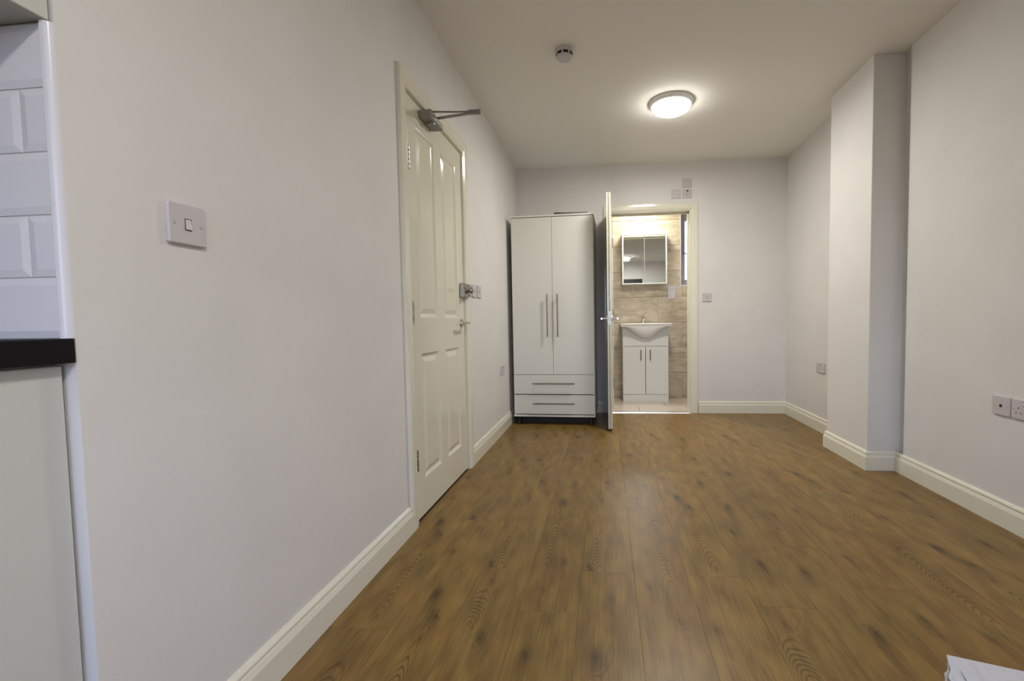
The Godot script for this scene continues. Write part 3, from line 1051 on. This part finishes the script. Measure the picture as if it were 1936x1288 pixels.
func bathroom_things() -> void:
	# vanity unit
	var o := thing("vanity_unit", "white two-door vanity cabinet under the basin in the bathroom", "cabinet", Transform3D(Basis.IDENTITY, Vector3(1.08, 0, -5.045)))
	var wd := 0.511
	var dep := 0.285
	var st := mb()
	for b in [[0.0, 0.0, -dep, 0.016, 0.86, -0.018], [wd - 0.016, 0.0, -dep, wd, 0.86, -0.018], [0.016, 0.08, -dep, wd - 0.016, 0.096, -0.02], [0.016, 0.096, -dep, wd - 0.016, 0.6, -dep + 0.006], [0.016, 0.6, -0.06, wd - 0.016, 0.64, -0.02]]:
		box(st, Vector3(b[0], b[1], b[2]), Vector3(b[3], b[4], b[5]), 0.001)
	node("body", st, M.white_board, o)
	st = mb()
	box(st, Vector3(0, 0.642, -0.018), Vector3(wd, 0.862, 0), 0.0015)
	node("front_panel", st, M.white_board, o)
	st = mb()
	box(st, Vector3(0, 0.0, -0.018), Vector3(wd, 0.086, -0.001), 0.0015)
	node("plinth", st, M.white_board, o)
	for k in 2:
		st = mb()
		var a := 0.001 + k * (wd / 2 + 0.002)
		box(st, Vector3(a, 0.09, -0.018), Vector3(a + wd / 2 - 0.004, 0.638, 0), 0.0015)
		var d := node("door", st, M.white_board, o)
		var hx := wd / 2 - 0.053 if k == 0 else wd / 2 + 0.053
		bar_handle("handle", d, Vector3(hx, 0.482, 0), Vector3(hx, 0.602, 0), 0.006, 0.022, Vector3(0, 0, 1), M.bar_steel)
	# basin: rim slab with a bowl that hangs below it in front of the cabinet
	var bs := thing("basin", "white ceramic basin with a rounded belly on the vanity cabinet", "basin", Transform3D(Basis.IDENTITY, Vector3(1.335, 0.862, -5.115)))
	st = mb()
	var hw := 0.279
	var zb := ZF + 5.115 + 0.002
	var zf := 0.205
	var nx := 40
	var nz := 28
	st.set_smooth_group(0)
	var topv := func(i: int, j: int) -> Vector3:
		var x := -hw + 2 * hw * i / nx
		var z := zb + (zf - zb) * j / nz
		var bow := 0.0 if j < nz - 2 else -0.0
		var e := pow(x / 0.215, 2.0) + pow((z - 0.03) / 0.135, 2.0)
		var dip := 0.0
		if e < 1.0:
			dip = -0.105 * pow(1.0 - e, 0.55)
		return Vector3(x, 0.04 + dip, z + bow)
	for i in nx:
		for j in nz:
			quad_out(st, topv.call(i, j), topv.call(i + 1, j), topv.call(i + 1, j + 1), topv.call(i, j + 1), Vector3.UP)
	# outer skin: rim edge, then the belly
	var under := func(i: int, k: int) -> Vector3:
		var x := -hw + 2 * hw * i / nx
		var t := clampf(absf(x) / (hw * 0.86), 0.0, 1.0)
		var deep := 0.005 + 0.128 * pow(maxf(0.0, cos(t * PI / 2)), 1.15) * (0.55 + 0.45 * (1.0 - t * t))
		var a := PI / 2 * k / 12.0
		var zz := 0.072 + (zf - 0.012 - 0.072) * pow(cos(a), 0.8) if k < 12 else 0.072
		return Vector3(x, 0.004 - deep * pow(sin(a), 1.2), zz)
	for i in nx:
		for k in 12:
			quad_out(st, under.call(i, k), under.call(i + 1, k), under.call(i + 1, k + 1), under.call(i, k + 1), Vector3(0, -0.4, 1))
	st.set_smooth_group(-1)
	for i in nx:
		var xa := -hw + 2 * hw * i / nx
		var xb := -hw + 2 * hw * (i + 1) / nx
		quad_out(st, Vector3(xa, 0.004, zf - 0.012), Vector3(xb, 0.004, zf - 0.012), Vector3(xb, 0.034, zf + 0.003), Vector3(xa, 0.034, zf + 0.003), Vector3(0, 0, 1))
		quad_out(st, Vector3(xa, 0.034, zf + 0.003), Vector3(xb, 0.034, zf + 0.003), Vector3(xb, 0.04, zf), Vector3(xa, 0.04, zf), Vector3(0, 0, 1))
	for s in [-1.0, 1.0]:
		quad_out(st, Vector3(s * hw, 0.004, zb), Vector3(s * hw, 0.004, zf - 0.012), Vector3(s * hw, 0.04, zf), Vector3(s * hw, 0.04, zb), Vector3(s, 0, 0))
	quad_out(st, Vector3(-hw, 0.004, zb), Vector3(hw, 0.004, zb), Vector3(hw, 0.004, zf - 0.012), Vector3(-hw, 0.004, zf - 0.012), Vector3(0, -1, 0))
	node("bowl", st, M.ceramic, bs)
	st = mb()
	lathe(st, [Vector2(0, 0.04), Vector2(0.026, 0.04), Vector2(0.026, 0.046), Vector2(0.0215, 0.05), Vector2(0.0205, 0.105), Vector2(0.017, 0.112), Vector2(0, 0.114)], 24, Transform3D(Basis.IDENTITY, Vector3(-0.008, 0, -0.155)), false)
	rod(st, [Vector3(-0.008, 0.088, -0.15), Vector3(-0.008, 0.1, -0.1), Vector3(-0.008, 0.092, -0.05), Vector3(-0.008, 0.078, -0.038)], 0.0115, 12)
	var tap := node("tap", st, M.chrome, bs)
	st = mb()
	rod(st, [Vector3(-0.008, 0.11, -0.157), Vector3(-0.002, 0.132, -0.157), Vector3(0.02, 0.146, -0.15), Vector3(0.045, 0.152, -0.142)], 0.0075, 12)
	node("tap_lever", st, M.chrome, tap)
	# mirror cabinet
	var mc := thing("mirror_cabinet", "white wall cabinet with two mirror doors above the basin", "mirror cabinet", Transform3D(Basis.IDENTITY, Vector3(1.087, 1.357, -5.2)))
	var mw := 0.514
	var mh := 0.6
	st = mb()
	box(st, Vector3(0, 0, ZF + 5.2), Vector3(mw, mh, -0.018), 0.001)
	node("body", st, M.white_board, mc)
	st = mb()
	box(st, Vector3(0.0, 0.0, -0.017), Vector3(0.014, mh, 0), 0.001)
	box(st, Vector3(mw - 0.014, 0.0, -0.017), Vector3(mw, mh, 0), 0.001)
	box(st, Vector3(0.014, mh - 0.032, -0.017), Vector3(mw - 0.014, mh, 0), 0.001)
	box(st, Vector3(0.014, 0.0, -0.017), Vector3(mw - 0.014, 0.009, 0), 0.001)
	node("frame", st, M.white_board, mc)
	for k in 2:
		st = mb()
		var a := 0.015 + k * (mw / 2 - 0.015 + 0.0015)
		box(st, Vector3(a, 0.01, -0.016), Vector3(a + mw / 2 - 0.018, mh - 0.034, -0.002), 0.0015)
		node("mirror_door", st, M.mirror, mc)
	# shaver socket
	var sh := thing("shaver_socket", "tall white shaver socket plate on the beige bathroom tiles", "socket", facing("+z", Vector3(1.672, 1.262, ZF)))
	st = mb()
	plate(st, 0.086, 0.152, 0.01, 0.006, 0.003)
	node("faceplate", st, M.plastic, sh)
	for s in [-1.0, 1.0]:
		st = mb()
		box(st, Vector3(s * 0.016 - 0.005, 0.022, 0.006), Vector3(s * 0.016 + 0.005, 0.052, 0.0103), 0.0)
		node("socket_slot", st, M.screw, sh)

func kitchen() -> void:
	# wall-end tiles, edge trim
	var wall := Node3D.new()
	wall.name = "trim_2"
	add_child(wall)
	structure(wall, "glossy white bevelled brick tiles with a white edge trim at the near end of the left wall")
	var zt := ZE + 0.01
	var rows := [0.9285, 1.031, 1.1335, 1.236, 1.3385]
	for j in 5:
		var y0: float = rows[j]
		var y1 := minf(y0 + 0.1, 1.4385)
		var x1 := -0.013
		var cuts := [-0.0655, -0.2675, -0.4695, -0.618] if j % 2 == 1 else [-0.1665, -0.3685, -0.5705, -0.618]
		for x0 in cuts:
			var st := mb()
			var bl := 0.012
			var e := [Vector3(x0, y0, 0), Vector3(x1, y0, 0), Vector3(x1, y1, 0), Vector3(x0, y1, 0)]
			var br := bl if x1 > x0 + 0.03 else 0.004
			var t := 0.0022
			var f := [Vector3(x0 + br, y0 + bl, t), Vector3(x1 - (br if x1 < -0.02 else 0.001), y0 + bl, t), Vector3(x1 - (br if x1 < -0.02 else 0.001), y1 - bl, t), Vector3(x0 + br, y1 - bl, t)]
			quad(st, f[0], f[1], f[2], f[3])
			for k in 4:
				quad(st, e[k], e[(k + 1) % 4], f[(k + 1) % 4], f[k])
				quad(st, e[k] - Vector3(0, 0, 0.005), e[(k + 1) % 4] - Vector3(0, 0, 0.005), e[(k + 1) % 4], e[k])
			node("tile", st, M.kitchen_tile, wall, Transform3D(Basis.IDENTITY, Vector3(0, 0, zt - 0.005)))
			x1 = x0 - 0.0025
	var gr := mb()
	box(gr, Vector3(-0.62, 0.9275, ZE), Vector3(-0.012, 1.4395, zt - 0.006))
	node("grout", gr, M.grout_white, wall)
	var tr := mb()
	tr.set_smooth_group(2)
	for i in 6:
		var a := PI / 2 * i / 6.0
		var b := PI / 2 * (i + 1) / 6.0
		var r := 0.0115
		quad_out(tr, Vector3(-0.0115 + sin(a) * r, 0.9275, ZE + cos(a) * r), Vector3(-0.0115 + sin(b) * r, 0.9275, ZE + cos(b) * r), Vector3(-0.0115 + sin(b) * r, 1.4395, ZE + cos(b) * r), Vector3(-0.0115 + sin(a) * r, 1.4395, ZE + cos(a) * r), Vector3(sin(a), 0, cos(a) + 0.01))
	box(tr, Vector3(-0.0125, 0.9275, ZE), Vector3(-0.0112, 1.4395, ZE + 0.0118))
	node("edge_trim", tr, M.trim_white, wall)
	# worktop
	var wt := mb()
	box(wt, Vector3(-0.619, 0.8865, ZE + 0.002), Vector3(0.0025, 0.927, ZR - 0.002), 0.002)
	tag(node("worktop", wt, M.black_top), "matt black kitchen worktop at the left edge, below the white tiles", "worktop")
	# base unit under it
	var bc := thing("base_cabinet", "off-white kitchen base unit under the black worktop", "cabinet", Transform3D.IDENTITY)
	var st := mb()
	box(st, Vector3(-0.6, 0.1, ZE + 0.004), Vector3(-0.042, 0.8855, ZR - 0.004), 0.001)
	node("body", st, M.cabinet_cream, bc)
	var dz := (ZR - 0.006 - ZE - 0.006) / 4.0
	for k in 4:
		st = mb()
		box(st, Vector3(-0.04, 0.104, ZE + 0.006 + k * dz), Vector3(-0.02, 0.882, ZE + 0.003 + (k + 1) * dz), 0.002)
		node("door", st, M.cabinet_cream, bc)
	st = mb()
	box(st, Vector3(-0.1, 0.0, ZE + 0.004), Vector3(-0.084, 0.1, ZR - 0.004), 0.001)
	node("plinth", st, M.cabinet_cream, bc)
	# wall cabinet above
	var wc := thing("wall_cabinet", "cream kitchen wall cabinet above the white tiles in the top left corner", "cabinet", Transform3D.IDENTITY)
	st = mb()
	box(st, Vector3(-0.615, 1.4425, ZE + 0.003), Vector3(-0.024, 2.165, -0.034), 0.001)
	node("body", st, M.cabinet_cream, wc)
	st = mb()
	box(st, Vector3(-0.0225, 1.4405, ZE + 0.004), Vector3(-0.003, 2.163, -0.036), 0.0015)
	node("door", st, M.cabinet_cream, wc)

func wall_fittings() -> void:
	light_switch("large white one-rocker light switch on the near left wall", facing("+x", Vector3(0, 1.159, -0.859)))
	light_switch("white switch plate right beside the grey rim lock of the entrance door", facing("+x", Vector3(0, 1.155, -2.908)))
	light_switch("white switch plate on the left wall, the one nearer the wardrobe", facing("+x", Vector3(0, 1.156, -3.025)))
	double_socket("white double socket low on the left wall just before the wardrobe", facing("+x", Vector3(0, 0.53, -3.675)))
	double_socket("white double socket low on the right wall in the recess behind the pier", facing("-x", Vector3(W, 0.528, -3.777)))
	double_socket("white double socket low on the near right wall, cut by the photo edge", facing("-x", Vector3(W, 0.537, -2.0)))
	var ae := blank_plate("aerial_socket", "white square aerial outlet with one round hole, beside the double socket on the right wall", "aerial socket", facing("-x", Vector3(W, 0.537, -2.121)))
	var st := mb()
	lathe(st, [Vector2(0, 0.0), Vector2(0.0062, 0.0), Vector2(0.0062, 0.0022), Vector2(0.0045, 0.0022), Vector2(0.0045, 0.0012), Vector2(0, 0.0012)], 16, Transform3D(Basis(Vector3.RIGHT, PI / 2), Vector3(0.0, 0.0, 0.009)), false)
	node("outlet", st, M.slot, ae)
	blank_plate("blank_plate", "topmost of three white wall plates above the bathroom doorway", "wall plate", facing("+z", Vector3(1.698, 2.278, ZB)), "plates above the bathroom doorway")
	blank_plate("blank_plate", "plain white wall plate left of the dark-spotted one above the bathroom doorway", "wall plate", facing("+z", Vector3(1.592, 2.174, ZB)), "plates above the bathroom doorway")
	var iso := blank_plate("isolator_switch", "white isolator plate with a dark spot, above the bathroom doorway's right corner", "switch", facing("+z", Vector3(1.699, 2.175, ZB)), "plates above the bathroom doorway")
	st = mb()
	box(st, Vector3(-0.008, 0.018, 0.008), Vector3(0.01, 0.031, 0.0115), 0.001)
	node("indicator", st, M.slot, iso)
	rocker(iso, 0.0, -0.008, 0.016, 0.022, 0.009)
	light_switch("white switch plate at shoulder height right of the bathroom door frame", facing("+z", Vector3(1.889, 1.155, ZB)))

func smoke_alarm() -> void:
	var o := thing("smoke_detector", "round white smoke detector with dark vents on the ceiling left of the lamp", "smoke detector", Transform3D(Basis.IDENTITY, Vector3(0.669, H, -2.567)))
	var st := mb()
	lathe(st, [Vector2(0, 0), Vector2(0.053, 0), Vector2(0.054, -0.004), Vector2(0.0535, -0.012), Vector2(0.0515, -0.0135), Vector2(0, -0.0135)], 48, Transform3D.IDENTITY, false)
	node("base", st, M.smoke_white, o)
	st = mb()
	lathe(st, [Vector2(0, -0.0135), Vector2(0.0515, -0.0135), Vector2(0.052, -0.021), Vector2(0.0485, -0.023), Vector2(0.0465, -0.023), Vector2(0.0465, -0.039), Vector2(0.048, -0.039), Vector2(0.0475, -0.042), Vector2(0.041, -0.049), Vector2(0.033, -0.0515), Vector2(0, -0.0525)], 48, Transform3D.IDENTITY, false)
	node("head", st, M.smoke_white, o)
	for k in 8:
		var a := TAU * (k + 0.32) / 8
		st = mb()
		box(st, Vector3(-0.0135, -0.0395, 0.0445), Vector3(0.0135, -0.0235, 0.0473), 0.0, Transform3D(Basis(Vector3.UP, a), Vector3.ZERO))
		node("vent", st, M.vent_black, o)
		st = mb()
		box(st, Vector3(-0.005, -0.04, 0.0445), Vector3(0.005, -0.0225, 0.0488), 0.0008, Transform3D(Basis(Vector3.UP, a + TAU / 16), Vector3.ZERO))
		node("rib", st, M.smoke_white, o)

func bag() -> void:
	# a crumpled carrier bag standing on the floor: creased sides that rise to a pinched ridge
	var st := mb()
	var nz := noise(77, 1.0, 3)
	var rows := 22
	var cols := 56
	var at := Vector3(1.7, 0, -0.83)
	var grid := []
	for j in rows + 1:
		var t := float(j) / rows
		var ring: Array[Vector3] = []
		for i in cols:
			var a := TAU * i / cols
			var r := lerpf(1.0, 0.0, pow(t, 2.6))
			var bulge := 1.0 + 0.12 * sin(t * PI)
			var crease := 1.0 - absf(nz.get_noise_2d(cos(a) * 2.2 + 5.0, sin(a) * 2.2 + t * 1.6)) * 0.5
			var x := cos(a) * 0.2 * bulge * crease
			var z := sin(a) * 0.14 * bulge * crease
			# the ridge runs from the left peak to the lower right
			x = x * r + lerpf(0.0, cos(a) * 0.14 - 0.0, 1.0 - r)
			z = z * r + (1.0 - r) * (-0.09 - 0.0 * cos(a))
			var top := 0.264 - 0.05 * (x + 0.14) / 0.28
			var y := top * pow(t, 0.8) + nz.get_noise_2d(cos(a) * 4.0, sin(a) * 4.0 + t * 5.0) * 0.03 * sin(t * PI)
			ring.append(Vector3(x, maxf(0.0, y), z))
		grid.append(ring)
	for j in rows:
		for i in cols:
			var i1 := (i + 1) % cols
			var c: Vector3 = grid[j][i]
			quad_out(st, grid[j][i], grid[j][i1], grid[j + 1][i1], grid[j + 1][i], Vector3(c.x, 0.05, c.z))
	var o := node("plastic_bag", st, M.bag, null, Transform3D(Basis.IDENTITY, at))
	tag(o, "crumpled white plastic bag standing on the floor in the bottom right corner", "bag")
